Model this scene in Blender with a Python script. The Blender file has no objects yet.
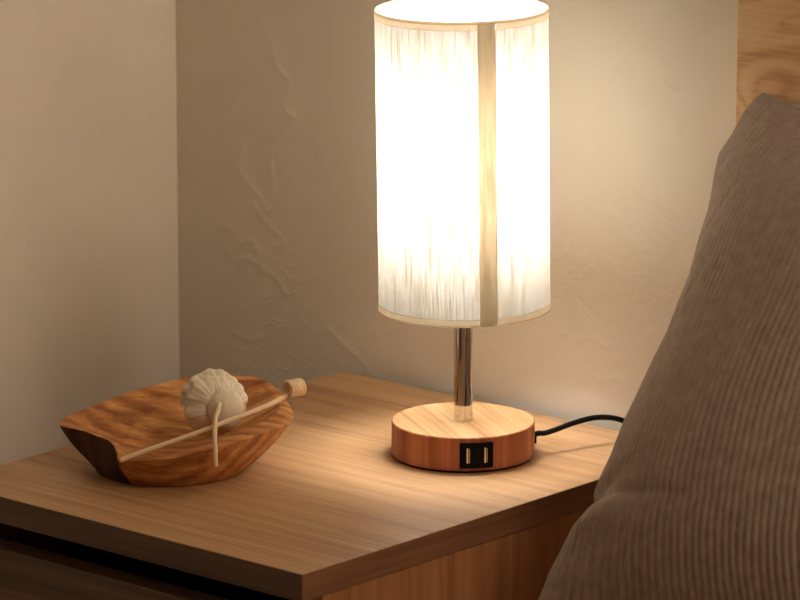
import bpy, bmesh, math, random
import numpy as np
from mathutils import Vector, Matrix, noise

random.seed(7)
scene = bpy.context.scene
col = scene.collection

# ------------------------------------------------------------------ camera
CAM_F = 4174.042                                    # focal length in pixels of the 800 px wide frame
CAM_C = Vector((1.83716692, -2.17569753, 0.76959332))
CAM_R = Vector((0.75362421, 0.65730396, 0.00143458)).normalized()
CAM_D = Vector((-0.64021454, 0.7345215, -0.22495223)).normalized()
CAM_U = CAM_R.cross(CAM_D).normalized()
CAM_R = CAM_D.cross(CAM_U).normalized()
FWD = Vector((CAM_D.x, CAM_D.y, 0)).normalized()   # horizontal view direction
SIDE = Vector((CAM_R.x, CAM_R.y, 0)).normalized()

def ray(px, py):
    return CAM_D + CAM_R * ((px - 400) / CAM_F) - CAM_U * ((py - 300) / CAM_F)

def on_plane(px, py, point, normal):
    d = ray(px, py)
    return CAM_C + d * ((point - CAM_C).dot(normal) / d.dot(normal))

cam_data = bpy.data.cameras.new('camera')
cam = bpy.data.objects.new('camera', cam_data)
col.objects.link(cam)
cam_data.sensor_fit = 'HORIZONTAL'
cam_data.sensor_width = 36
cam_data.lens = CAM_F / 800 * 36
cam_data.clip_start = 0.05
cam_data.clip_end = 50
m = Matrix.Identity(4)
for i in range(3):
    m[i][0], m[i][1], m[i][2], m[i][3] = CAM_R[i], CAM_U[i], -CAM_D[i], CAM_C[i]
cam.matrix_world = m
cam_data.dof.use_dof = True
cam_data.dof.focus_distance = 2.89
cam_data.dof.aperture_fstop = 15
scene.camera = cam

# ------------------------------------------------------------------ node helpers
def srgb(r, g, b):
    f = lambda c: (c / 255 / 12.92) if c / 255 <= 0.04045 else ((c / 255 + 0.055) / 1.055) ** 2.4
    return (f(r), f(g), f(b), 1)

class Nodes:
    def __init__(self, name):
        self.mat = bpy.data.materials.new(name)
        self.mat.use_nodes = True
        self.t = self.mat.node_tree
        self.t.nodes.clear()
        self.out = self.t.nodes.new('ShaderNodeOutputMaterial')
    def n(self, kind, **kw):
        nd = self.t.nodes.new('ShaderNode' + kind)
        for k, v in kw.items():
            setattr(nd, k, v)
        return nd
    def link(self, a, b):
        self.t.links.new(a, b)
    def setv(self, nd, **kw):
        for k, v in kw.items():
            nd.inputs[k.replace('_', ' ')].default_value = v
    def coords(self, which='Object', scale=(1, 1, 1), rot=(0, 0, 0), loc=(0, 0, 0)):
        tc = self.n('TexCoord'); mp = self.n('Mapping')
        mp.inputs['Scale'].default_value = scale
        mp.inputs['Rotation'].default_value = rot
        mp.inputs['Location'].default_value = loc
        self.link(tc.outputs[which], mp.inputs['Vector'])
        return mp.outputs['Vector']
    def noise(self, vec, scale, detail=4, rough=0.55, dist=0.0):
        nd = self.n('TexNoise')
        self.setv(nd, Scale=scale, Detail=detail, Roughness=rough, Distortion=dist)
        self.link(vec, nd.inputs['Vector'])
        return nd.outputs['Fac']
    def ramp(self, fac, stops):
        nd = self.n('ValToRGB')
        e = nd.color_ramp.elements
        while len(e) < len(stops): e.new(0.5)
        for i, (p, c) in enumerate(stops):
            e[i].position = p
            e[i].color = c if len(c) == 4 else (*c, 1)
        self.link(fac, nd.inputs['Fac'])
        return nd.outputs['Color']
    def mix(self, fac, a, b, blend='MIX'):
        nd = self.n('Mix', data_type='RGBA', blend_type=blend)
        for sock, v in ((nd.inputs[0], fac), (nd.inputs[6], a), (nd.inputs[7], b)):
            if hasattr(v, 'is_output'): self.link(v, sock)
            else: sock.default_value = v
        return nd.outputs[2]
    def math(self, op, a, b=0.0):
        nd = self.n('Math', operation=op)
        for sock, v in ((nd.inputs[0], a), (nd.inputs[1], b)):
            if hasattr(v, 'is_output'): self.link(v, sock)
            else: sock.default_value = v
        return nd.outputs[0]
    def bump(self, h, strength=0.3, distance=0.001):
        nd = self.n('Bump')
        self.setv(nd, Strength=strength, Distance=distance)
        self.link(h, nd.inputs['Height'])
        return nd.outputs['Normal']
    def principled(self, color=None, rough=0.5, normal=None, metallic=0.0, spec=0.5, **kw):
        b = self.n('BsdfPrincipled')
        if color is not None:
            if hasattr(color, 'is_output'): self.link(color, b.inputs['Base Color'])
            else: b.inputs['Base Color'].default_value = color
        if hasattr(rough, 'is_output'): self.link(rough, b.inputs['Roughness'])
        else: b.inputs['Roughness'].default_value = rough
        b.inputs['Metallic'].default_value = metallic
        b.inputs['Specular IOR Level'].default_value = spec
        for k, v in kw.items(): b.inputs[k.replace('_', ' ')].default_value = v
        if normal is not None: self.link(normal, b.inputs['Normal'])
        self.link(b.outputs[0], self.out.inputs['Surface'])
        return b

def plain(name, color, rough=0.5, **kw):
    N = Nodes(name)
    N.principled(color, rough, **kw)
    return N.mat

def wood(name, light, mid, dark, axis='x', fine=1.0, rough=0.45, offset=0.0, rings=0.0, contrast=1.0, spec=0.4):
    """straight-grained wood; the grain runs along one object axis"""
    N = Nodes(name)
    i = 'xyz'.index(axis)
    s1 = [95 * fine] * 3; s1[i] = 3.2 * fine
    s2 = [420 * fine] * 3; s2[i] = 9 * fine
    s3 = [17 * fine] * 3; s3[i] = 1.3 * fine
    loc = (offset, offset * 1.7, offset * 0.6)
    a = N.noise(N.coords(scale=s1, loc=loc), 1.0, 5, 0.6, 0.25)
    b = N.noise(N.coords(scale=s2, loc=loc), 1.0, 3, 0.6)
    c = N.noise(N.coords(scale=s3, loc=loc), 1.0, 3, 0.5, 0.5)
    if rings:
        w = N.n('TexWave', wave_type='BANDS', bands_direction='DIAGONAL')
        N.setv(w, Scale=rings, Distortion=6.0, Detail=3.0, Detail_Scale=1.2)
        N.link(N.coords(scale=s3, loc=loc), w.inputs['Vector'])
        c = N.math('ADD', N.math('MULTIPLY', c, 0.5), N.math('MULTIPLY', w.outputs['Fac'], 0.5))
    f = N.math('ADD', N.math('MULTIPLY', a, 0.55), N.math('ADD', N.math('MULTIPLY', b, 0.2), N.math('MULTIPLY', c, 0.3)))
    k = 0.14 / contrast
    colr = N.ramp(f, [(max(0, 0.52 - k * 1.1), dark), (0.52, mid), (min(1, 0.52 + k), light)])
    nrm = N.bump(b, 0.12, 0.0006)
    N.principled(colr, rough, nrm, spec=spec)
    return N.mat

# ------------------------------------------------------------------ mesh helpers
def link_mesh(name, bm, mat, parent=None, smooth=False, loc=None):
    me = bpy.data.meshes.new(name)
    bm.normal_update()
    bm.to_mesh(me); bm.free()
    o = bpy.data.objects.new(name, me)
    for mm in (mat if isinstance(mat, (list, tuple)) else [mat]):
        me.materials.append(mm)
    if smooth:
        for p in me.polygons: p.use_smooth = True
    col.objects.link(o)
    if parent is not None: o.parent = parent
    if loc is not None: o.location = loc
    return o

def smart_smooth(o, deg=35):
    me = o.data
    for p in me.polygons: p.use_smooth = True
    bm = bmesh.new(); bm.from_mesh(me)
    for e in bm.edges:
        if len(e.link_faces) == 2 and e.calc_face_angle(0) > math.radians(deg):
            e.smooth = False
    bm.to_mesh(me); bm.free()
    return o

def tag(o, label, cat, group=None):
    o['label'] = label; o['category'] = cat
    if group: o['group'] = group
    return o

def empty(name, loc=(0, 0, 0)):
    o = bpy.data.objects.new(name, None)
    o.empty_display_size = 0.03
    o.location = loc
    col.objects.link(o)
    return o

def structure(o):
    o['kind'] = 'structure'
    return o

def add_box(bm, x0, x1, y0, y1, z0, z1, bevel=0.0):
    b2 = bmesh.new()
    vs = [b2.verts.new((x, y, z)) for z in (z0, z1) for y in (y0, y1) for x in (x0, x1)]
    for f in ((0, 2, 3, 1), (4, 5, 7, 6), (0, 1, 5, 4), (2, 6, 7, 3), (0, 4, 6, 2), (1, 3, 7, 5)):
        b2.faces.new([vs[i] for i in f])
    if bevel:
        bmesh.ops.bevel(b2, geom=b2.edges[:], offset=bevel, segments=2, profile=0.5, affect='EDGES')
    tmp = bpy.data.meshes.new('tmp'); b2.to_mesh(tmp); b2.free()
    bm.from_mesh(tmp); bpy.data.meshes.remove(tmp)

def box(name, dims, mat, parent=None, bevel=0.0012):
    bm = bmesh.new(); add_box(bm, *dims, bevel=bevel)
    return link_mesh(name, bm, mat, parent)

def add_lathe(bm, prof, n=64, a0=0.0, a1=2 * math.pi, close=True):
    """revolve (r, z) pairs about z; r=0 ends are closed to a point"""
    full = abs(a1 - a0 - 2 * math.pi) < 1e-6
    cnt = n if full else n + 1
    rings = []
    for r, z in prof:
        if r <= 1e-9:
            rings.append([bm.verts.new((0, 0, z))])
        else:
            rings.append([bm.verts.new((r * math.cos(a0 + (a1 - a0) * k / n), r * math.sin(a0 + (a1 - a0) * k / n), z)) for k in range(cnt)])
    for A, B in zip(rings[:-1], rings[1:]):
        for k in range(n):
            k2 = (k + 1) % cnt
            if len(A) == 1 and len(B) == 1: continue
            if len(A) == 1: bm.faces.new((A[0], B[k2], B[k]))
            elif len(B) == 1: bm.faces.new((A[k], A[k2], B[0]))
            else: bm.faces.new((A[k], A[k2], B[k2], B[k]))

def lathe(name, prof, mat, parent=None, n=64, deg=35, **kw):
    bm = bmesh.new(); add_lathe(bm, prof, n, **kw)
    return smart_smooth(link_mesh(name, bm, mat, parent), deg)

def catmull(pts, sub=8, closed=False):
    P = [Vector(p) for p in pts]; n = len(P); out = []
    rng = range(n if closed else n - 1)
    for i in rng:
        if closed: p0, p1, p2, p3 = P[(i - 1) % n], P[i], P[(i + 1) % n], P[(i + 2) % n]
        else: p0, p1, p2, p3 = P[max(i - 1, 0)], P[i], P[i + 1], P[min(i + 2, n - 1)]
        for k in range(sub):
            t = k / sub
            out.append(0.5 * ((2 * p1) + (p2 - p0) * t + (2 * p0 - 5 * p1 + 4 * p2 - p3) * t * t + (3 * p1 - p0 - 3 * p2 + p3) * t ** 3))
    if not closed: out.append(P[-1].copy())
    return out

def add_tube(bm, path, rad, n=10, wob=0.0):
    path = [Vector(p) for p in path]
    rads = rad if isinstance(rad, (list, tuple)) else [rad] * len(path)
    nrm = None; rings = []
    for i, p in enumerate(path):
        t = (path[min(i + 1, len(path) - 1)] - path[max(i - 1, 0)]).normalized()
        if nrm is None:
            nrm = t.orthogonal().normalized()
        else:
            nrm = (nrm - t * nrm.dot(t)).normalized()
        bi = t.cross(nrm)
        rings.append([bm.verts.new(p + (nrm * math.cos(2 * math.pi * k / n) + bi * math.sin(2 * math.pi * k / n)) * rads[i]) for k in range(n)])
    for A, B in zip(rings[:-1], rings[1:]):
        for k in range(n):
            bm.faces.new((A[k], A[(k + 1) % n], B[(k + 1) % n], B[k]))
    bm.faces.new(list(reversed(rings[0]))); bm.faces.new(rings[-1])

def grid_mesh(name, V, nu, nv, mat, parent=None, flip=False, closed_u=False, uv=None):
    """V: (nv*nu, 3) array, row-major by v"""
    i = np.arange(nv * nu).reshape(nv, nu)
    a, b, c, d = i[:-1, :-1], i[:-1, 1:], i[1:, 1:], i[1:, :-1]
    q = np.stack([a, b, c, d] if not flip else [a, d, c, b], -1).reshape(-1, 4)
    me = bpy.data.meshes.new(name)
    me.from_pydata(V.tolist(), [], q.tolist())
    me.materials.append(mat)
    me.polygons.foreach_set('use_smooth', np.ones(len(q), dtype=bool))
    if uv is not None:
        lay = me.uv_layers.new(name='UVMap')
        lay.data.foreach_set('uv', uv[q.reshape(-1)].astype(np.float32).reshape(-1))
    o = bpy.data.objects.new(name, me)
    col.objects.link(o)
    if parent is not None: o.parent = parent
    return o

# ------------------------------------------------------------------ materials
def plaster(name, tint):
    N = Nodes(name)
    v = N.coords(scale=(1, 1, 1))
    big = N.noise(v, 9, 4, 0.55, 0.4)
    fine = N.noise(v, 70, 5, 0.6, 0.3)
    c = N.mix(big, tuple(x * 0.95 for x in tint[:3]) + (1,), tuple(min(1, x * 1.04) for x in tint[:3]) + (1,))
    rid = N.math('ABSOLUTE', N.math('SUBTRACT', N.noise(v, 14, 5, 0.6, 1.6), 0.5))
    rid = N.math('SUBTRACT', 1.0, N.math('MINIMUM', N.math('MULTIPLY', rid, 22.0), 1.0))
    msk = N.math('MAXIMUM', N.math('MULTIPLY', N.math('SUBTRACT', N.noise(v, 5, 2), 0.54), 7.0), 0.0)
    h = N.math('ADD', N.math('MULTIPLY', big, 2.2), N.math('ADD', N.math('MULTIPLY', fine, 0.3), N.math('MULTIPLY', N.math('MULTIPLY', rid, msk), 0.18)))
    N.principled(c, 0.75, N.bump(h, 0.6, 0.0024), spec=0.25)
    return N.mat

WALL = srgb(240, 232, 219)
m_wall = plaster('plaster', WALL)
m_wall_dark = plain('dark_bounce_cut', srgb(92, 80, 70), 0.9)  # unseen front wall made dark to cut bounce light on the nightstand front
m_ceiling = plain('ceiling_paint', srgb(225, 218, 204), 0.9)
m_floor = wood('floor_boards', srgb(92, 68, 48), srgb(78, 56, 38), srgb(60, 42, 28), 'y', 0.4)
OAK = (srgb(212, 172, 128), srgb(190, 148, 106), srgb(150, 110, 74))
m_oak_edge_x = wood('oak_edge_shaded', srgb(132, 102, 76), srgb(114, 86, 62), srgb(88, 65, 46), 'x', 1.0, offset=3)  # oak darkened: the shade on the front edge is put into the colour
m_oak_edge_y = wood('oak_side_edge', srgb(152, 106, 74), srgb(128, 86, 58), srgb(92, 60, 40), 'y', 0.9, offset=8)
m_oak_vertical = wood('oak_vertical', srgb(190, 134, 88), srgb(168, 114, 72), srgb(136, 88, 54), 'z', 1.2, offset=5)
m_oak_front = wood('oak_front_shaded', srgb(128, 100, 74), srgb(108, 82, 60), srgb(84, 62, 45), 'x', 1.0, offset=11)  # darker than the top, with the shade of the front in its colour

def top_wood():
    N = Nodes('oak_top')
    a = N.noise(N.coords(scale=(3.0, 130, 30), loc=(1, 2, 0)), 1, 5, 0.66, 0.25)
    b = N.noise(N.coords(scale=(9, 460, 60)), 1, 3, 0.6)
    c = N.noise(N.coords(scale=(1.6, 20, 5), loc=(4, 1, 0)), 1, 3, 0.5, 0.6)
    # glued strips along the grain, each a little different
    sep = N.n('SeparateXYZ'); N.link(N.coords(), sep.inputs[0])
    strip = N.math('FLOOR', N.math('MULTIPLY', N.math('ADD', sep.outputs[1], 0.027), 1 / 0.095))
    wn = N.n('TexWhiteNoise', noise_dimensions='1D'); N.link(strip, wn.inputs['W'])
    f = N.math('ADD', N.math('MULTIPLY', a, 0.42), N.math('ADD', N.math('MULTIPLY', b, 0.34), N.math('MULTIPLY', c, 0.28)))
    f = N.math('ADD', f, N.math('MULTIPLY', N.math('SUBTRACT', wn.outputs['Value'], 0.5), 0.16))
    colr = N.ramp(f, [(0.33, OAK[2]), (0.52, OAK[1]), (0.70, OAK[0])])
    N.principled(colr, 0.42, N.bump(b, 0.1, 0.0005), spec=0.4)
    return N.mat
m_oak_top = top_wood()
m_dark = plain('dark_interior', srgb(30, 26, 24), 0.8)

# ------------------------------------------------------------------ room
X0, X1, Y0, Y1, Z0, Z1 = -0.4090, 3.2, -3.4, 0.135, -0.52, 1.95
T = 0.1

# trowel ridges of the back wall, followed in the photograph and raised a fraction of a millimetre
RIDGES = [
    [(262, 20), (272, 45), (276, 66), (290, 82), (284, 100), (286, 112), (296, 120), (285, 140), (270, 152)],
    [(244, 150), (240, 170), (252, 188), (262, 200), (268, 212), (275, 196), (272, 172), (268, 156)],
    [(220, 214), (222, 226), (236, 232), (240, 244), (250, 240), (258, 250), (262, 268), (276, 278), (286, 294)],
    [(256, 206), (264, 220), (276, 232), (284, 242), (274, 246)],
    [(228, 252), (236, 262), (248, 258), (258, 266)],
    [(330, 330), (344, 345), (362, 360), (372, 375), (384, 380)],
    [(230, 330), (250, 340), (262, 336)],
    [(660, 60), (668, 72), (664, 84), (676, 92), (684, 90)],
    [(670, 118), (676, 128), (680, 140)],
    [(700, 40), (716, 28), (730, 22)],
    [(470, 340), (500, 352), (514, 366)],
    [(560, 330), (576, 340), (590, 336), (604, 346)],
    [(590, 370), (600, 380), (616, 378)],
]
def build_back_wall():
    xs = np.concatenate([np.linspace(X0, 0.30, 352), np.linspace(0.34, X1, 14)])
    zs = np.concatenate([np.linspace(Z0, -0.10, 8), np.linspace(-0.06, 0.46, 262), np.linspace(0.5, Z1, 10)])
    xx, zz = np.meshgrid(xs, zs)
    h = np.zeros_like(xx)
    rnd = np.random.default_rng(4)
    for line in RIDGES:
        P = [on_plane(x, y, Vector((0, Y1, 0)), Vector((0, 1, 0))) for x, y in line]
        P = catmull([(p.x, 0, p.z) for p in P], 5)
        side = 1 if rnd.random() > 0.4 else -1
        best = np.full(xx.shape, 9.0); off = np.zeros_like(xx)
        for a, b in zip(P[:-1], P[1:]):
            dx, dz = b.x - a.x, b.z - a.z
            L2 = dx * dx + dz * dz + 1e-12
            t = np.clip(((xx - a.x) * dx + (zz - a.z) * dz) / L2, 0, 1)
            ex, ez = xx - (a.x + t * dx), zz - (a.z + t * dz)
            d = np.hypot(ex, ez)
            s = np.sign(dx * ez - dz * ex)
            upd = d < best
            best = np.where(upd, d, best); off = np.where(upd, s, off)
        h += 0.00065 * np.exp(-(best / 0.0019) ** 2) + 0.00006 * np.exp(-(best / 0.005) ** 2) * (off * side > 0)
    # softly rounded inside corner towards the left wall
    V = np.stack([xx, Y1 - h, zz], -1).reshape(-1, 3)
    o = grid_mesh('wall_back', V, len(xs), len(zs), m_wall)
    sol = o.modifiers.new('thickness', 'SOLIDIFY'); sol.thickness = T; sol.offset = -1
    return structure(o)
wall_back = build_back_wall()
structure(box('wall_left', (X0 - T, X0, Y0 - T, Y1 + T, Z0, Z1), m_wall, bevel=0))
structure(box('wall_front', (X0, X1, Y0 - T, Y0, Z0, Z1), m_wall_dark, bevel=0))
# unseen right wall, with a window opening added for the fill light
WY0, WY1, WZ0, WZ1 = -0.52, 0.08, 0.05, 1.35
bm = bmesh.new()
for d in ((X1, X1 + T, Y0 - T, WY0, Z0, Z1), (X1, X1 + T, WY1, Y1 + T, Z0, Z1), (X1, X1 + T, WY0, WY1, Z0, WZ0), (X1, X1 + T, WY0, WY1, WZ1, Z1)):
    add_box(bm, *d)
structure(link_mesh('wall_right', bm, m_wall))
structure(box('floor', (X0 - T, X1 + T, Y0 - T, Y1 + T, Z0 - T, Z0), m_floor, bevel=0))
structure(box('ceiling', (X0 - T, X1 + T, Y0 - T, Y1 + T, Z1, Z1 + T), m_ceiling, bevel=0))
m_white = plain('white_paint', srgb(225, 222, 214), 0.5)
bm = bmesh.new()
for d in ((X1, X1 + T, WY0, WY0 + 0.05, WZ0, WZ1), (X1, X1 + T, WY1 - 0.05, WY1, WZ0, WZ1), (X1, X1 + T, WY0, WY1, WZ0, WZ0 + 0.05), (X1, X1 + T, WY0, WY1, WZ1 - 0.05, WZ1),
          (X1 + 0.03, X1 + 0.07, (WY0 + WY1) / 2 - 0.025, (WY0 + WY1) / 2 + 0.025, WZ0, WZ1)):
    add_box(bm, *d)
structure(link_mesh('added_window', bm, m_white))  # unseen window frame, added around the fill light

# ------------------------------------------------------------------ nightstand
TX0, TX1, TY0, TY1, TT = -0.2265, 0.1121, -0.2909, 0.1264, 0.0190
stand = empty('nightstand', ((TX0 + TX1) / 2, (TY0 + TY1) / 2, Z0))
tag(stand, 'light oak nightstand holding the lamp and the wooden bowl', 'nightstand')
sl = Vector(stand.location)
def sbox(name, x0, x1, y0, y1, z0, z1, mat, parent=None, bevel=0.0008):
    o = box(name, (x0 - sl.x, x1 - sl.x, y0 - sl.y, y1 - sl.y, z0 - sl.z, z1 - sl.z), mat, parent or stand, bevel)
    return o
def build_top():
    bm = bmesh.new()
    add_box(bm, TX0 - sl.x, TX1 - sl.x, TY0 - sl.y, TY1 - sl.y, -TT - sl.z, -sl.z, bevel=0.0007)
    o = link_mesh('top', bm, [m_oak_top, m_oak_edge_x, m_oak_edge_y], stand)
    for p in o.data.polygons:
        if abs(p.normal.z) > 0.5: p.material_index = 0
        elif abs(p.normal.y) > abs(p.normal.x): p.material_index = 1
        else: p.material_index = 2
    return o
build_top()
SB = Z0 + 0.06
FR = TY0 + 0.020                                   # carcass starts behind the overlaid drawer fronts
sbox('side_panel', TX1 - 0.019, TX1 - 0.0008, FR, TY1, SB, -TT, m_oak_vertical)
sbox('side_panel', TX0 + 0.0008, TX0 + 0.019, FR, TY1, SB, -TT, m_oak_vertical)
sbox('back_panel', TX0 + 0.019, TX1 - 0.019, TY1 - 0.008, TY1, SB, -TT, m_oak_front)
sbox('bottom_panel', TX0 + 0.019, TX1 - 0.019, FR, TY1 - 0.008, SB, SB + 0.018, m_oak_front)
for lx in (TX0 + 0.012, TX1 - 0.047):
    for ly in (FR + 0.01, TY1 - 0.047):
        sbox('leg', lx, lx + 0.035, ly, ly + 0.035, Z0, SB, m_oak_vertical)
DH = 0.185
z = -TT - 0.0185
for k in range(2):
    d0 = z - DH
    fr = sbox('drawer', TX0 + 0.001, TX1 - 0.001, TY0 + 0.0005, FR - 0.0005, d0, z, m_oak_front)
    bm = bmesh.new()
    bx0, bx1, by0, by1 = TX0 + 0.026 - sl.x, TX1 - 0.026 - sl.x, FR - 0.0005 - sl.y, TY1 - 0.03 - sl.y
    bz0, bz1 = d0 + 0.01 - sl.z, z - 0.03 - sl.z
    add_box(bm, bx0, bx0 + 0.01, by0, by1, bz0, bz1); add_box(bm, bx1 - 0.01, bx1, by0, by1, bz0, bz1)
    add_box(bm, bx0, bx1, by1 - 0.01, by1, bz0, bz1); add_box(bm, bx0, bx1, by0, by1, bz0, bz0 + 0.006)
    link_mesh('drawer_box', bm, m_dark, fr)
    z = d0 - 0.0185

# ------------------------------------------------------------------ lamp
lamp = empty('table_lamp', (0, 0, 0))
tag(lamp, 'lit bedside lamp with a cylindrical linen shade on a round wooden base', 'lamp')
view_ang = math.atan2(-FWD.y, -FWD.x)              # direction from the lamp towards the camera
m_base_top = wood('lamp_wood_top', srgb(216, 178, 134), srgb(200, 158, 112), srgb(164, 118, 76), 'x', 0.8, 0.4, offset=2, contrast=1.5)
m_base_side = wood('lamp_wood_side', srgb(196, 128, 88), srgb(168, 100, 66), srgb(128, 68, 44), 'z', 0.6, 0.45, offset=6, contrast=1.5)
m_black = plain('black_plastic', srgb(8, 8, 9), 0.6, spec=0.12)
m_rubber = plain('black_rubber', srgb(10, 10, 11), 0.6, spec=0.2)
m_chrome = plain('chrome', (0.72, 0.70, 0.68, 1), 0.06, metallic=1.0)
m_steel = plain('port_metal', srgb(215, 205, 180), 0.3, metallic=1.0)
BR, BH = 0.0505, 0.0257
bm = bmesh.new()
add_lathe(bm, [(0, 0.0018), (BR - 0.0006, 0.0018), (BR, 0.0026), (BR, BH - 0.0007), (BR - 0.0007, BH), (0, BH)], 128)
# coordinates turned so that the grain of the top runs up and away to the left
base = link_mesh('base', bm, [m_base_side, m_base_top], lamp)
for p in base.data.polygons:
    p.material_index = 1 if p.normal.z > 0.9 else 0
smart_smooth(base, 30)
GR = math.atan2(-FWD.y * 3.2 + SIDE.y, -FWD.x * 3.2 + SIDE.x)
base.data.transform(Matrix.Rotation(-GR, 4, 'Z')); base.rotation_euler.z = GR
lathe('foot_pad', [(0, 0), (BR - 0.0022, 0), (BR - 0.0022, 0.0018), (0, 0.0018)], m_rubber, lamp, 96)

# port panel, curved with the base
pa = view_ang + math.radians(10.0)
def arc_plate(bm, ac, half, r0, r1, z0, z1, n=16):
    add_lathe(bm, [(r0, z0), (r1, z0), (r1, z1), (r0, z1), (r0, z0)], n, ac - half, ac + half)
    bm.verts.ensure_lookup_table()
bm = bmesh.new()
arc_plate(bm, pa, 0.236, BR - 0.002, BR + 0.0006, 0.0040, 0.0222)
bmesh.ops.remove_doubles(bm, verts=bm.verts[:], dist=1e-6)
bmesh.ops.holes_fill(bm, edges=[e for e in bm.edges if e.is_boundary], sides=8)
panel = link_mesh('port_panel', bm, m_black, lamp)
panel['label'] = 'black charging panel with two upright ports'
for s in (-1, 1):
    a = pa + s * 0.121
    bm = bmesh.new()
    arc_plate(bm, a, 0.040, BR + 0.0003, BR + 0.0009, 0.0068, 0.0196, 4)      # rim of the port
    port = link_mesh('port', bm, m_black, panel)
    bm = bmesh.new()
    arc_plate(bm, a - 0.008, 0.0125, BR + 0.0006, BR + 0.0012, 0.0078, 0.0186, 4)
    arc_plate(bm, a + 0.020, 0.004, BR + 0.0006, BR + 0.0010, 0.0080, 0.0180, 3)
    t = link_mesh('contact', bm, m_steel, port)
    t['label'] = 'pale metal contact strip'

# pole, socket, bulb
PR = 0.0066
lathe('pole', [(PR, BH - 0.0002), (PR, 0.140), (0, 0.140)], m_chrome, lamp, 48)
SZ0, SZ1, SR = 0.1076, 0.3166, 0.0600
m_bulb = Nodes('bulb_glow')
em = m_bulb.n('Emission'); em.inputs['Color'].default_value = (1.0, 0.985, 0.955, 1); em.inputs['Strength'].default_value = 1.0
m_bulb.link(em.outputs[0], m_bulb.out.inputs['Surface'])
BULB_EMISSION = em
lathe('bulb_socket', [(0.0066, 0.134), (0.0135, 0.136), (0.0135, 0.158), (0.012, 0.160), (0, 0.160)], m_white, lamp, 32)
lathe('bulb', [(0, 0.282), (0.006, 0.281), (0.011, 0.2775), (0.0135, 0.271), (0.0145, 0.262), (0.0145, 0.178), (0.0138, 0.170), (0.0120, 0.160)][::-1], m_bulb.mat, lamp, 20)

# shade: linen around, a darker overlapped seam, hems and rim tape
def linen(name, trans, diff, fleck, amount, tr_share):
    N = Nodes(name)
    fib = N.noise(N.coords(scale=(1700, 1700, 30)), 1, 4, 0.65)
    slub = N.noise(N.coords(scale=(1100, 1100, 26), loc=(3, 1, 2)), 1, 4, 0.7)
    cross = N.noise(N.coords(scale=(70, 70, 1300), loc=(1, 5, 0)), 1, 2, 0.6)
    f = N.math('ADD', N.math('MULTIPLY', fib, 0.55), N.math('ADD', N.math('MULTIPLY', slub, 0.4), N.math('MULTIPLY', cross, 0.05)))
    w = N.ramp(f, [(0.43, (1, 1, 1)), (0.49, (0.38, 0.38, 0.38)), (0.54, (0.08, 0.08, 0.08)), (0.60, (0, 0, 0))])
    tcol = N.mix(N.math('MULTIPLY', w, amount), trans, fleck)
    d = N.n('BsdfDiffuse'); d.inputs['Color'].default_value = diff
    t = N.n('BsdfTranslucent'); N.link(tcol, t.inputs['Color'])
    mx = N.n('MixShader'); mx.inputs[0].default_value = tr_share
    N.link(d.outputs[0], mx.inputs[1]); N.link(t.outputs[0], mx.inputs[2])
    N.link(mx.outputs[0], N.out.inputs['Surface'])
    return N.mat
m_linen = linen('linen', (0.280, 0.270, 0.240, 1), (0.78, 0.76, 0.71, 1), (0.135, 0.100, 0.052, 1), 1.0, 0.36)
m_seam = linen('linen_seam', (0.108, 0.078, 0.045, 1), (0.60, 0.50, 0.36, 1), (0.05, 0.031, 0.015, 1), 1.0, 0.40)
m_hem = linen('linen_hem', (0.20, 0.158, 0.104, 1), (0.66, 0.54, 0.38, 1), (0.17, 0.115, 0.06, 1), 0.7, 0.45)
m_tape = linen('rim_tape', (0.13, 0.085, 0.046, 1), (0.42, 0.30, 0.19, 1), (0.15, 0.09, 0.045, 1), 0.6, 0.4)
seam_c, seam_h = view_ang + math.radians(15.6), 0.107
shade_piv = 0.12
def tilt(o):
    # the shade sits a little crooked on its fitter
    o.matrix_world = Matrix.Translation((0, 0, shade_piv)) @ Matrix.Rotation(math.radians(-0.86), 4, FWD) @ Matrix.Translation((SHX, SHY, -shade_piv))
SHX, SHY = SIDE.x * 0.0004, SIDE.y * 0.0004
HEM = 0.0042
shade = lathe('shade', [(SR, SZ0 + HEM), (SR, (SZ0 + SZ1) / 2), (SR, SZ1 - HEM)], m_linen, lamp, 180, a0=seam_c + seam_h, a1=seam_c - seam_h + 2 * math.pi)
tilt(shade)
def shade_part(o):
    o.parent = shade
    return o
seam = shade_part(lathe('seam', [(SR, SZ0), (SR, (SZ0 + SZ1) / 2), (SR, SZ1)], m_seam, shade, 14, a0=seam_c - seam_h, a1=seam_c + seam_h))
seam['label'] = 'darker tan overlapped seam'
for za, zb in ((SZ0, SZ0 + HEM), (SZ1 - HEM, SZ1)):
    h = lathe('hem', [(SR + 0.0002, za), (SR + 0.0002, zb)], m_hem, shade, 180, a0=seam_c + seam_h, a1=seam_c - seam_h + 2 * math.pi)
    h['label'] = 'tan folded hem'
for za, zb, sg in ((SZ0, SZ0 - 0.0009, -1), (SZ1, SZ1 + 0.0017, 1)):
    t = lathe('rim_tape', [(SR + 0.0003, za), (SR + 0.0004, zb), (SR - 0.0003, zb + 0.0004 * sg)], m_tape, shade, 192, deg=80)
    t['label'] = 'brown rim tape'
bm = bmesh.new()
for k in range(3):
    a = view_ang + 0.6 + k * 2 * math.pi / 3
    add_tube(bm, [(0.012 * math.cos(a), 0.012 * math.sin(a), 0.148), (0.03 * math.cos(a), 0.03 * math.sin(a), 0.146), (0.0592 * math.cos(a), 0.0592 * math.sin(a), 0.1095)], 0.0009, 8)
link_mesh('shade_fitter', bm, m_white, shade, smooth=True)

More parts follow.
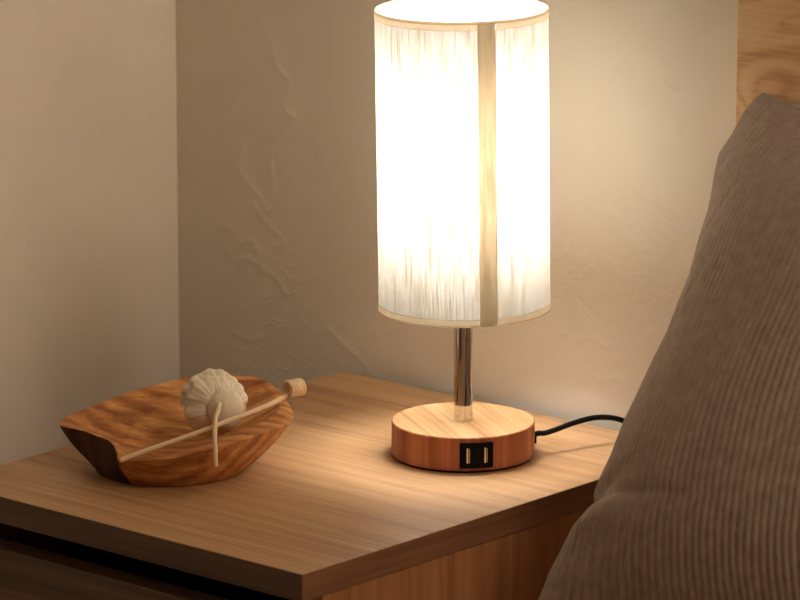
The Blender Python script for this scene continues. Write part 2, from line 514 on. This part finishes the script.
# cord
ca = math.atan2(SIDE.y, SIDE.x) + 0.02
g0 = Vector((BR * math.cos(ca), BR * math.sin(ca), 0.0125))
gdir = Vector((math.cos(ca), math.sin(ca), 0))
def at(px, py, depth):                             # a point on a sight line at a given depth
    return CAM_C + ray(px, py) * depth
D0 = (Vector((0, 0, 0)) - CAM_C).dot(CAM_D)
gd = (g0 - CAM_C).dot(CAM_D)
cpts = [g0 - gdir * 0.004, at(537.5, 433.5, gd), at(545, 433, gd + .002), at(556, 429.5, gd + .006), at(572, 423.5, gd + .014), at(590, 418.5, gd + .022), at(604, 417.2, gd + .028), at(618, 419, gd + .034), at(634, 425, gd + .040)]
last = cpts[-1]
cpts += [last + Vector((0.014, 0.006, -0.010)), last + Vector((0.040, 0.004, -0.012)), Vector((0.23, 0.062, 0.010)), Vector((0.29, 0.058, 0.009)), Vector((0.35, 0.060, 0.009))]
for q in cpts[-5:]: q.z = max(q.z, 0.008)
bm = bmesh.new(); add_tube(bm, catmull(cpts, 10), 0.00195, 14)
cord = link_mesh('cord', bm, m_rubber, lamp, smooth=True)
bm = bmesh.new(); add_tube(bm, [g0 - gdir * 0.003, g0 + gdir * 0.0012], 0.0042, 20)
smart_smooth(link_mesh('cord_grommet', bm, m_black, lamp), 40)

# ------------------------------------------------------------------ wooden bowl
m_olive = None
def olive():
    N = Nodes('olive_wood')
    w = N.n('TexWave', wave_type='BANDS', bands_direction='Y')
    N.setv(w, Scale=1.0, Distortion=5.0, Detail=4.0, Detail_Scale=1.1, Detail_Roughness=0.65)
    N.link(N.coords(scale=(10, 26, 30), rot=(0.15, 0.1, 0.25)), w.inputs['Vector'])
    blot = N.noise(N.coords(scale=(13, 30, 26), rot=(0, 0, 0.3)), 1, 4, 0.6, 1.0)
    streak = N.noise(N.coords(scale=(26, 210, 160), rot=(0, 0, 0.2)), 1, 5, 0.65, 0.5)
    fine = N.noise(N.coords(scale=(60, 600, 400), rot=(0, 0, 0.2)), 1, 3, 0.6)
    f = N.math('ADD', N.math('MULTIPLY', w.outputs['Fac'], 0.11), N.math('ADD', N.math('MULTIPLY', blot, 0.40), N.math('ADD', N.math('MULTIPLY', streak, 0.33), N.math('MULTIPLY', fine, 0.18))))
    c = N.ramp(f, [(0.36, srgb(112, 64, 32)), (0.47, srgb(162, 102, 54)), (0.57, srgb(198, 136, 76)), (0.68, srgb(228, 176, 114))])
    N.principled(c, 0.5, N.bump(fine, 0.1, 0.0005), spec=0.3)
    return N.mat
m_olive = olive()
P0 = on_plane(180, 487, Vector((0, 0, 0)), Vector((0, 0, 1)))
DB = (P0 - CAM_C).dot(CAM_D)
def bp(px, py, dq):
    """point on a sight line, dq metres (horizontally) behind the bowl's front foot"""
    d = ray(px, py)
    return CAM_C + d * (((P0 + FWD * dq) - CAM_C).dot(FWD) / d.dot(FWD))
RIM = [  # outer px, outer dq, inner px, inner dq
    ((59, 424.5), .050, (68, 425), .052), ((76, 413), .070, (80, 415.5), .069), ((100, 402.5), .086, (103, 406), .084), ((125, 393.5), .098, (127, 397.5), .095), ((150, 386), .106, (151, 390), .103), ((195, 377), .116, (195, 381), .112),
    ((243, 376.5), .120, (242, 381), .115), ((264, 379.5), .112, (260, 385), .107), ((279, 391), .096, (271, 394), .092),
    ((289.5, 406), .074, (279, 404.5), .072), ((293.8, 417), .052, (277, 411), .052), ((284, 426), .028, (264, 420.5), .033), ((264, 433), .010, (248, 427.5), .019),
    ((240, 441), -.004, (230, 434.5), .007), ((215, 448), -.012, (210, 444), -.003), ((180, 457), -.018, (180, 453.5), -.011), ((150, 459.5), -.018, (151, 456), -.011),
    ((121, 461.5), -.012, (128, 456), -.006), ((117, 452), -.003, (122, 449), .001), ((111, 442.5), .010, (116, 443), .012), ((99, 437), .022, (104, 436.5), .024), ((81, 430.5), .036, (87, 431), .037)]
SUBR = 8
ro = catmull([bp(*r[0], r[1]) for r in RIM], SUBR, True)
ri = catmull([bp(*r[2], r[3]) for r in RIM], SUBR, True)
NB = len(ro)
bc = P0 + FWD * 0.046 - SIDE * 0.010
bowl_loc = Vector((bc.x, bc.y, 0))
def base_pt(p):
    d = Vector((p.x - bc.x, p.y - bc.y, 0))
    a, b = d.dot(SIDE), d.dot(FWD)
    th = math.atan2(b / 0.046, a / 0.050)
    q = bc + SIDE * (0.050 * math.cos(th)) + FWD * (0.046 * math.sin(th))
    return Vector((q.x, q.y, 0))
bases = [base_pt(p) for p in ro]
rings = []
for s in (0.0, 0.04, 0.12, 0.22, 0.34, 0.46, 0.58, 0.70, 0.82, 0.92, 1.0):
    ring = []
    for k in range(NB):
        a, b = bases[k], ro[k]
        fx = 0.62 * s + 0.38 * math.sin(s * math.pi / 2)
        fz = s ** 1.12
        if s < 0.1: fz = s * 0.5
        p = Vector((a.x + (b.x - a.x) * fx, a.y + (b.y - a.y) * fx, max(0.0004 if s == 0 else 0.0, b.z * fz) if s else 0.0003))
        ring.append(p)
    rings.append(ring)
lip = []
for k in range(NB):
    mid = (ro[k] + ri[k]) / 2 + Vector((0, 0, 0.0005))
    lip.append(mid)
rings.append([ro[k] * 0.8 + lip[k] * 0.2 + Vector((0, 0, 0.0003)) for k in range(NB)])
rings.append(lip)
rings.append([ri[k] * 0.8 + lip[k] * 0.2 + Vector((0, 0, 0.0003)) for k in range(NB)])
rings.append(ri)
FLOORZ = 0.011
ic = bc + FWD * 0.004
for s in (0.93, 0.85, 0.75, 0.64, 0.52, 0.40, 0.28, 0.16):
    rings.append([Vector((ic.x + (ri[k].x - ic.x) * s, ic.y + (ri[k].y - ic.y) * s, FLOORZ + (ri[k].z - FLOORZ) * s ** 1.9)) for k in range(NB)])
bm = bmesh.new()
R_ = [[bm.verts.new(p - bowl_loc) for p in ring] for ring in rings]
for ri_, (A, B) in enumerate(zip(R_[:-1], R_[1:])):
    for k in range(NB):
        fc_ = bm.faces.new((A[k], A[(k + 1) % NB], B[(k + 1) % NB], B[k]))
        fc_.material_index = 1 if ri_ < 10 and k >= 17 * SUBR + 3 else 0      # the cut end, in a darker brown wood
cb = bm.verts.new((0, 0, 0.0003)); ct = bm.verts.new((ic.x - bowl_loc.x, ic.y - bowl_loc.y, FLOORZ))
for k in range(NB):
    bm.faces.new((cb, R_[0][(k + 1) % NB], R_[0][k]))
    bm.faces.new((ct, R_[-1][k], R_[-1][(k + 1) % NB]))
for ring in (R_[10], R_[14]):          # crisp edges of the lip
    for k in range(NB):
        e = bm.edges.get((ring[k], ring[(k + 1) % NB]))
        if e: e.smooth = False
bmesh.ops.recalc_face_normals(bm, faces=bm.faces[:])
for v in bm.verts:     # hand carved: slightly uneven
    nz = noise.noise(Vector(v.co) * 45) * 0.0007
    if v.co.z > 0.004: v.co += v.normal * nz
m_cut_end = wood('dark_cut_end', srgb(96, 62, 40), srgb(70, 44, 28), srgb(44, 28, 19), 'z', 0.6, 0.7, offset=4, spec=0.2)
bowl = link_mesh('wooden_bowl', bm, [m_olive, m_cut_end], smooth=True, loc=bowl_loc)
BA = math.atan2(SIDE.y, SIDE.x)
bowl.data.transform(Matrix.Rotation(-BA, 4, 'Z')); bowl.rotation_euler.z = BA
smart_smooth(bowl, 32)
tag(bowl, 'hand-carved leaf-shaped wooden bowl with one cut end, standing on the nightstand', 'bowl')

# ------------------------------------------------------------------ dried flower in the bowl
m_petal = None
def petal_mat():
    N = Nodes('pale_petal')
    v = N.coords()
    a = N.noise(v, 260, 5, 0.65); b = N.noise(v, 60, 3)
    c = N.ramp(b, [(0.3, srgb(228, 210, 184)), (0.7, srgb(242, 230, 210))])
    bs = N.principled(c, 0.85, N.bump(a, 0.25, 0.0008), spec=0.15)
    return N.mat
m_petal = petal_mat()
m_reed = wood('reed', srgb(240, 216, 182), srgb(234, 206, 168), srgb(222, 190, 150), 'x', 0.6, 0.6, offset=1, spec=0.3)
fc = bp(217.5, 405, 0.045)
flower = empty('dried_flower', fc)
tag(flower, 'cream ruffled dried flower with a short pale stem, lying in the carved bowl', 'dried flower')
# local frame of the flower: its underside with the stem faces the camera, tipped to the right
fz = (-CAM_D + CAM_R * 0.35 - CAM_U * 0.12).normalized()
fx = (CAM_R - fz * CAM_R.dot(fz)).normalized()
fy = fz.cross(fx)
FM = Matrix((fx, fy, fz)).transposed()
bm = bmesh.new()
rnd = random.Random(3)
def petal(bm, ang, r_in, r_out, half, zin, zout, cup, seed, th=0.0007):
    nu, nv = 25, 11
    def P(u, v, off):
        a = ang + (u - 0.5) * 2 * half * (0.55 + 0.45 * math.sin(min(1, v * 1.3) * math.pi / 2))
        edge = 1 - 0.07 * (abs(u - 0.5) * 2) ** 2.0
        r = r_in + (r_out * edge - r_in) * v
        wav = 0.00045 * v * math.sin(u * 40 + seed * 2.1) + 0.0032 * v * v * noise.noise(Vector((u * 5, v * 3, seed * 3.7)))
        zz = zin + (zout - zin) * v + cup * math.sin(v * math.pi) + 0.0011 * math.sin(u * math.pi) + wav + off
        rr = r + 0.0005 * v * math.sin(u * 19 + seed)
        return Vector((rr * math.cos(a), rr * math.sin(a), zz))
    G = [[[bm.verts.new(FM @ P(i / (nu - 1), j / (nv - 1), o)) for i in range(nu)] for j in range(nv)] for o in (th, 0.0)]
    for s in (0, 1):
        for j in range(nv - 1):
            for i in range(nu - 1):
                q = (G[s][j][i], G[s][j][i + 1], G[s][j + 1][i + 1], G[s][j + 1][i])
                bm.faces.new(q if s == 0 else q[::-1])
    for i in range(nu - 1):
        bm.faces.new((G[0][-1][i], G[0][-1][i + 1], G[1][-1][i + 1], G[1][-1][i]))
        bm.faces.new((G[0][0][i + 1], G[0][0][i], G[1][0][i], G[1][0][i + 1]))
    for j in range(nv - 1):
        bm.faces.new((G[0][j][0], G[0][j + 1][0], G[1][j + 1][0], G[1][j][0]))
        bm.faces.new((G[0][j + 1][-1], G[0][j][-1], G[1][j][-1], G[1][j + 1][-1]))
for layer, (cnt, ro_, zi, zo, cup) in enumerate(((7, 0.0236, 0.0015, -0.011, 0.0045), (6, 0.0226, 0.004, -0.005, 0.0045))):
    for k in range(cnt):
        petal(bm, k * 2 * math.pi / cnt + layer * 0.4 + rnd.uniform(-.25, .25), 0.004, ro_ * rnd.uniform(0.88, 1.05), math.pi / cnt * 1.3, zi, zo + rnd.uniform(-.001, .001), cup, k + layer * 11)
# a closed core behind the petals
b2 = bmesh.new(); bmesh.ops.create_icosphere(b2, subdivisions=3, radius=1.0)
for v in b2.verts:
    c = v.co.copy(); n_ = 1 + 0.12 * noise.noise(c * 3.2)
    v.co = FM @ Vector((c.x * 0.0175 * n_, c.y * 0.0175 * n_, c.z * 0.011 - 0.006))
tmp = bpy.data.meshes.new('tmp'); b2.to_mesh(tmp); b2.free(); bm.from_mesh(tmp); bpy.data.meshes.remove(tmp)
link_mesh('petals', bm, m_petal, flower, smooth=True)
# the rounded calyx
bm = bmesh.new(); bmesh.ops.create_icosphere(bm, subdivisions=4, radius=1.0)
hole = Vector((-0.52, 0.27, 0.82)).normalized()
for v in bm.verts:
    c = v.co.copy()
    r = 1 + 0.05 * noise.noise(c * 4) 
    d = (c - hole).length
    r -= 0.30 * math.exp(-(d / 0.13) ** 2)
    v.co = FM @ (Vector((c.x * 0.0128 * r, c.y * 0.0142 * r, c.z * 0.0095 * r)) + Vector((0.0035, -0.002, 0.0075)))
calyx = link_mesh('calyx', bm, m_petal, flower, smooth=True)
# stem: out of the calyx, over the front rim, hanging outside the bowl
hp = FM @ (Vector((hole.x * 0.0128, hole.y * 0.0142, hole.z * 0.0072)) + Vector((0.0035, -0.002, 0.0075)))
root = fc + hp
stem_pts = [root - (FM @ Vector((0, 0, 0.002))), root + (FM @ Vector((0.0, 0.001, 0.002))), bp(219.0, 408.5, 0.012), bp(215.8, 417, 0.002), bp(215, 430, -0.010), bp(215, 442, -0.0165), bp(215.5, 455, -0.020), bp(216, 466.5, -0.022)]
bm = bmesh.new(); add_tube(bm, [p - fc for p in catmull(stem_pts, 8)], 0.00155, 12)
st = link_mesh('stem', bm, m_reed, flower, smooth=True)
st['label'] = 'pale curved reed stem'

# ------------------------------------------------------------------ reed with a coiled end
rod_px = [(120, 460.5, -0.0165), (145, 451, -0.013), (175, 440.5, -0.008), (205, 430, -0.003), (228, 421, 0.006), (250, 412.5, 0.020), (266, 406, 0.036), (278, 400.3, 0.050), (286, 395.5, 0.060)]
path = [bp(*q) for q in rod_px]
tip = path[-1]
ax = (SIDE * 0.78 + FWD * 0.62 + Vector((0, 0, -0.02))).normalized()
tan = (path[-1] - path[-2]).normalized()
tan = (tan - ax * tan.dot(ax)).normalized()
up = ax.cross(tan)
if up.z < 0 and False: up = -up
CR = 0.0050
# the coil turns up and over to the left from the rod's tip
inw = tan.cross(ax).normalized()
if inw.dot(CAM_U * 0.6 - CAM_R) < 0: inw = -inw
cen = tip + inw * CR
turns, wid = 6.2, 0.0125
coil = []
for k in range(1, int(turns * 26) + 1):
    a = k / 26 * 2 * math.pi
    grow = min(1.0, k / 26)
    coil.append(cen + (-inw * math.cos(a) + tan * math.sin(a)) * CR + ax * (wid * k / (turns * 26)))
full = catmull(path, 8) + coil
rl = Vector((path[0].x, path[0].y, path[0].z))
bm = bmesh.new(); add_tube(bm, [p - rl for p in full], [0.00165 if i < 60 else 0.00135 for i in range(len(full))], 12)
reed = link_mesh('reed_stick', bm, m_reed, smooth=True, loc=rl)
tag(reed, 'long pale reed with a coiled end, laid across the carved bowl', 'reed')

# ------------------------------------------------------------------ bed: headboard, frame, mattress
def pine():
    N = Nodes('knotty_pine')
    big = N.noise(N.coords(scale=(5.5, 1, 13), loc=(0.2, 0, 1.3)), 1, 2, 0.45, 0.6)
    lines = N.math('SINE', N.math('MULTIPLY', big, 95.0))
    lines = N.math('MULTIPLY', N.math('ADD', lines, 1.0), 0.5)
    fine = N.noise(N.coords(scale=(16, 60, 500)), 1, 4, 0.65)
    blot = N.noise(N.coords(scale=(8, 4, 14), loc=(2, 0, 0)), 1, 3, 0.6, 1.0)
    f = N.math('ADD', N.math('MULTIPLY', N.math('POWER', lines, 0.6), 0.16), N.math('ADD', N.math('MULTIPLY', fine, 0.42), N.math('MULTIPLY', blot, 0.4)))
    c = N.ramp(f, [(0.36, srgb(200, 146, 98)), (0.52, srgb(236, 192, 142)), (0.66, srgb(244, 210, 164))])
    N.principled(c, 0.5, N.bump(fine, 0.1, 0.0005), spec=0.3)
    return N.mat
m_pine = pine()
m_sheet = plain('cotton_sheet', srgb(158, 138, 118), 0.95)
HBX, HBY = 0.1586, 0.100
bed = empty('bed', (HBX + 0.5, -0.9, Z0))
tag(bed, 'bed with a knotty pine headboard against the back wall', 'bed')
bl = Vector(bed.location)
def bbox(name, x0, x1, y0, y1, z0, z1, mat, bevel=0.001):
    return box(name, (x0 - bl.x, x1 - bl.x, y0 - bl.y, y1 - bl.y, z0 - bl.z, z1 - bl.z), mat, bed, bevel)
bbox('headboard', HBX, HBX + 1.02, HBY, HBY + 0.030, Z0, 0.52, m_pine)
MT = -0.088
bbox('side_rail', HBX, HBX + 0.025, -1.95, HBY, Z0 + 0.12, Z0 + 0.22, m_pine)
bbox('side_rail', HBX + 0.995, HBX + 1.02, -1.95, HBY, Z0 + 0.12, Z0 + 0.22, m_pine)
bbox('foot_rail', HBX, HBX + 1.02, -1.98, -1.95, Z0 + 0.12, Z0 + 0.22, m_pine)
bbox('slat_base', HBX + 0.025, HBX + 0.995, -1.95, HBY, Z0 + 0.18, Z0 + 0.20, m_pine)
for lx in (HBX, HBX + 0.96):
    bbox('leg', lx, lx + 0.06, -1.975, -1.915, Z0, Z0 + 0.12, m_pine)
bm = bmesh.new(); add_box(bm, HBX + 0.027, HBX + 0.993, -1.94, HBY - 0.004, Z0 + 0.2005, MT)
bmesh.ops.bevel(bm, geom=bm.edges[:], offset=0.03, segments=5, profile=0.5, affect='EDGES')
mat_o = link_mesh('mattress', bm, m_sheet, bed, smooth=True)
mat_o.data.transform(Matrix.Translation(-bl))


# ------------------------------------------------------------------ pillow
def pillow_mat():
    N = Nodes('ribbed_linen')
    v = N.coords()
    weave = N.noise(v, 900, 3, 0.6)
    mott = N.noise(v, 120, 4, 0.6)
    c = N.ramp(mott, [(0.3, srgb(148, 130, 118)), (0.7, srgb(174, 154, 141))])
    N.principled(c, 0.95, N.bump(weave, 0.35, 0.0006), spec=0.1, Sheen_Weight=0.15, Sheen_Roughness=0.5)
    return N.mat
m_pillow = pillow_mat()
PX = 0.180
pl_o = Vector((PX, -0.132, -0.040)); pl_top = Vector((PX, 0.0975, 0.269))
ev = (pl_top - pl_o).normalized(); eu = Vector((1, 0, 0)); en = eu.cross(ev); 
if en.y > 0: en = -en
OUT = [(763, 92.5), (754, 99), (745, 110), (732, 134), (719, 153), (714.5, 172), (712.5, 186), (708, 209), (698.5, 238), (695.5, 250), (689, 274), (677.5, 303), (667, 331), (650.5, 364), (635, 397.5), (623.5, 421), (610, 456),
       (598.5, 480), (594, 493), (594, 504), (584, 512.5), (571.5, 529), (563, 546), (549, 573), (538.5, 600), (531, 622), (529, 640)]
uvs = []
for x, y in OUT:
    p = on_plane(x, y, pl_o, en)
    uvs.append(((p - pl_o).dot(eu), (p - pl_o).dot(ev)))
ve = np.array([q[1] for q in uvs][::-1]); ue = np.array([q[0] for q in uvs][::-1])
VT, VB = ve[-1], ve[0]
PW = 0.46
nu, nv = 620, 300
tu = np.concatenate([np.linspace(0, 0.62, 540, endpoint=False), np.linspace(0.62, 1.0, nu - 540)])
tv = np.linspace(0, 1, nv)
TU, TV = np.meshgrid(tu, tv)
def build_pillow():
    V = VB + (VT - VB) * TV
    left = np.interp(V, ve, ue)
    # straight reference line of the left edge, ribs ease from the outline to straight
    right = PW + 0.012 * np.sin(TV * np.pi) * -1
    U = left + (right - left) * TU
    du = U - left
    # top and bottom seams sag between the corners
    sag_t = 0.024 * np.clip(np.sin(np.pi * np.clip(TU, 0, 1)), 0, 1)
    Vv = V - sag_t * TV ** 3 + 0.010 * np.sin(np.pi * TU) * (1 - TV) ** 3
    s = np.minimum(TU, 1 - TU) * 2; t = np.minimum(TV, 1 - TV) * 2
    prof = (1 - (1 - s) ** 3.8) * (1 - (1 - t) ** 3.2)
    T_f, T_b = 0.066, 0.050
    # crumples: a crease running in from the notch on the left outline, soft dents elsewhere
    vn = np.interp(0, [0, 1], [0, 1])
    pn = on_plane(594, 499, pl_o, en); un, vnn = (pn - pl_o).dot(eu), (pn - pl_o).dot(ev)
    line = Vv - (vnn + 0.3 * (U - un))
    crease = -0.0075 * np.exp(-(line / 0.010) ** 2) * np.exp(-((U - un) / 0.034) ** 2)
    crease += 0.006 * np.exp(-((line + 0.024) / 0.016) ** 2) * np.exp(-((U - un) / 0.045) ** 2)
    line2 = Vv - (np.interp(0.0, [0], [0]) + 0.215 + 1.2 * (U - 0.02))
    crease += -0.0025 * np.exp(-(line2 / 0.008) ** 2) * np.exp(-((U - 0.01) / 0.018) ** 2)
    line3 = Vv - (0.285 + 1.4 * (U - 0.02))
    crease += -0.0025 * np.exp(-(line3 / 0.008) ** 2) * np.exp(-((U - 0.01) / 0.018) ** 2)
    big = np.zeros_like(U); wob = np.zeros_like(U); wob2 = np.zeros_like(U)
    rg = np.random.default_rng(11)
    for k in range(10):
        fx_, fy_ = rg.uniform(-18, 18), rg.uniform(-14, 14); ph = rg.uniform(0, 6.28)
        big += np.sin(fx_ * U + fy_ * Vv + ph) / 10
    for k in range(14):
        fx_, fy_ = rg.uniform(-45, 45), rg.uniform(-55, 55); ph = rg.uniform(0, 6.28)
        wob += np.sin(fx_ * U + fy_ * Vv + ph) / 7
    for k in range(14):
        fx_, fy_ = rg.uniform(-220, 220), rg.uniform(-160, 160); ph = rg.uniform(0, 6.28)
        wob2 += np.sin(fx_ * U + fy_ * Vv + ph) / 7
    blend = np.exp(-(du / 0.085) ** 1.3)
    ribu = du * blend + (1 - blend) * (U - np.polyval(np.polyfit(ve, ue, 1), Vv) - 0.9 * np.clip(0.20 - Vv, 0, None) ** 2) + 0.0016 * wob + 0.0006 * wob2
    ph = ribu / 0.0058
    fr = ph - np.floor(ph)
    rib = np.abs(np.sin(np.pi * fr)) ** 0.8
    amp = 0.00110 * (0.75 + 0.35 * wob) * np.clip(s * 14, 0.5, 1)
    front = T_f * prof + 0.005 * big * np.clip(prof * 2, 0, 1) + crease * np.clip(s * 12, 0, 1) + rib * amp
    back = -(T_b * prof)
    pts = []
    for hgt in (front, back):
        P = (np.array(pl_o)[None, None] + U[..., None] * np.array(eu) + Vv[..., None] * np.array(ev) + hgt[..., None] * np.array(en))
        pts.append(P.reshape(-1, 3))
    org = np.array([PX + PW / 2, -0.10, MT])
    i = np.arange(nv * nu).reshape(nv, nu)
    a, b, c, d = i[:-1, :-1].ravel(), i[:-1, 1:].ravel(), i[1:, 1:].ravel(), i[1:, :-1].ravel()
    # stitch the back sheet to the front one along the border, on a coarser grid
    bidx = i + nv * nu
    bidx = bidx.copy()
    bidx[0, :], bidx[-1, :], bidx[:, 0], bidx[:, -1] = i[0, :], i[-1, :], i[:, 0], i[:, -1]
    a2, b2, c2, d2 = bidx[:-1, :-1].ravel(), bidx[:-1, 1:].ravel(), bidx[1:, 1:].ravel(), bidx[1:, :-1].ravel()
    q = np.concatenate([np.stack([a, b, c, d], -1), np.stack([a2, d2, c2, b2], -1)])
    V_all = np.concatenate(pts) - org
    used = np.zeros(len(V_all), bool); used[q.ravel()] = True
    remap = np.cumsum(used) - 1
    me = bpy.data.meshes.new('pillow')
    me.from_pydata(V_all[used].tolist(), [], remap[q].tolist())
    me.materials.append(m_pillow)
    me.polygons.foreach_set('use_smooth', np.ones(len(q), dtype=bool))
    o = bpy.data.objects.new('pillow', me); col.objects.link(o); o.location = org.tolist()
    return o
pillow = build_pillow()
tag(pillow, 'large taupe ribbed pillow leaning on the pine headboard, beside the nightstand', 'pillow')

# ------------------------------------------------------------------ light
BULB_EMISSION.inputs['Strength'].default_value = 150
wl = bpy.data.lights.new('window_fill', 'AREA')  # added warm fill light behind the unseen window
wl.shape = 'RECTANGLE'; wl.size = WZ1 - WZ0 - 0.1; wl.size_y = WY1 - WY0 - 0.1
wl.energy = 7.0; wl.color = (1.0, 0.76, 0.54)
wlo = bpy.data.objects.new('window_fill', wl)
wlo.location = (X1 + T + 0.02, (WY0 + WY1) / 2, (WZ0 + WZ1) / 2)
wlo.rotation_euler = (0, math.radians(90), 0)
col.objects.link(wlo)
cl = bpy.data.lights.new('ceiling_fill', 'AREA')  # added unseen area light that brightens the walls and fills the shadows
cl.shape = 'RECTANGLE'; cl.size = 1.2; cl.size_y = 0.6
cl.energy = 23.0; cl.color = (1.0, 0.84, 0.66)
clo = bpy.data.objects.new('ceiling_fill', cl)
clo.location = (2.2, -0.22, Z1 - 0.02)
col.objects.link(clo)
world = bpy.data.worlds.new('dusk'); scene.world = world
world.use_nodes = True
bg = world.node_tree.nodes.get('Background') or world.node_tree.nodes.new('ShaderNodeBackground')
bg.inputs['Color'].default_value = (0.55, 0.6, 0.7, 1); bg.inputs['Strength'].default_value = 0.05

scene.view_settings.view_transform = 'Standard'
scene.view_settings.look = 'None'
scene.view_settings.exposure = 0.0
scene.view_settings.gamma = 1.0
scene.view_settings.use_curve_mapping = False
scene.cycles.use_denoising = True
scene.cycles.max_bounces = 10
scene.cycles.diffuse_bounces = 6
scene.cycles.transmission_bounces = 6
scene.cycles.sample_clamp_indirect = 6.0
scene.cycles.caustics_reflective = False
scene.cycles.caustics_refractive = False
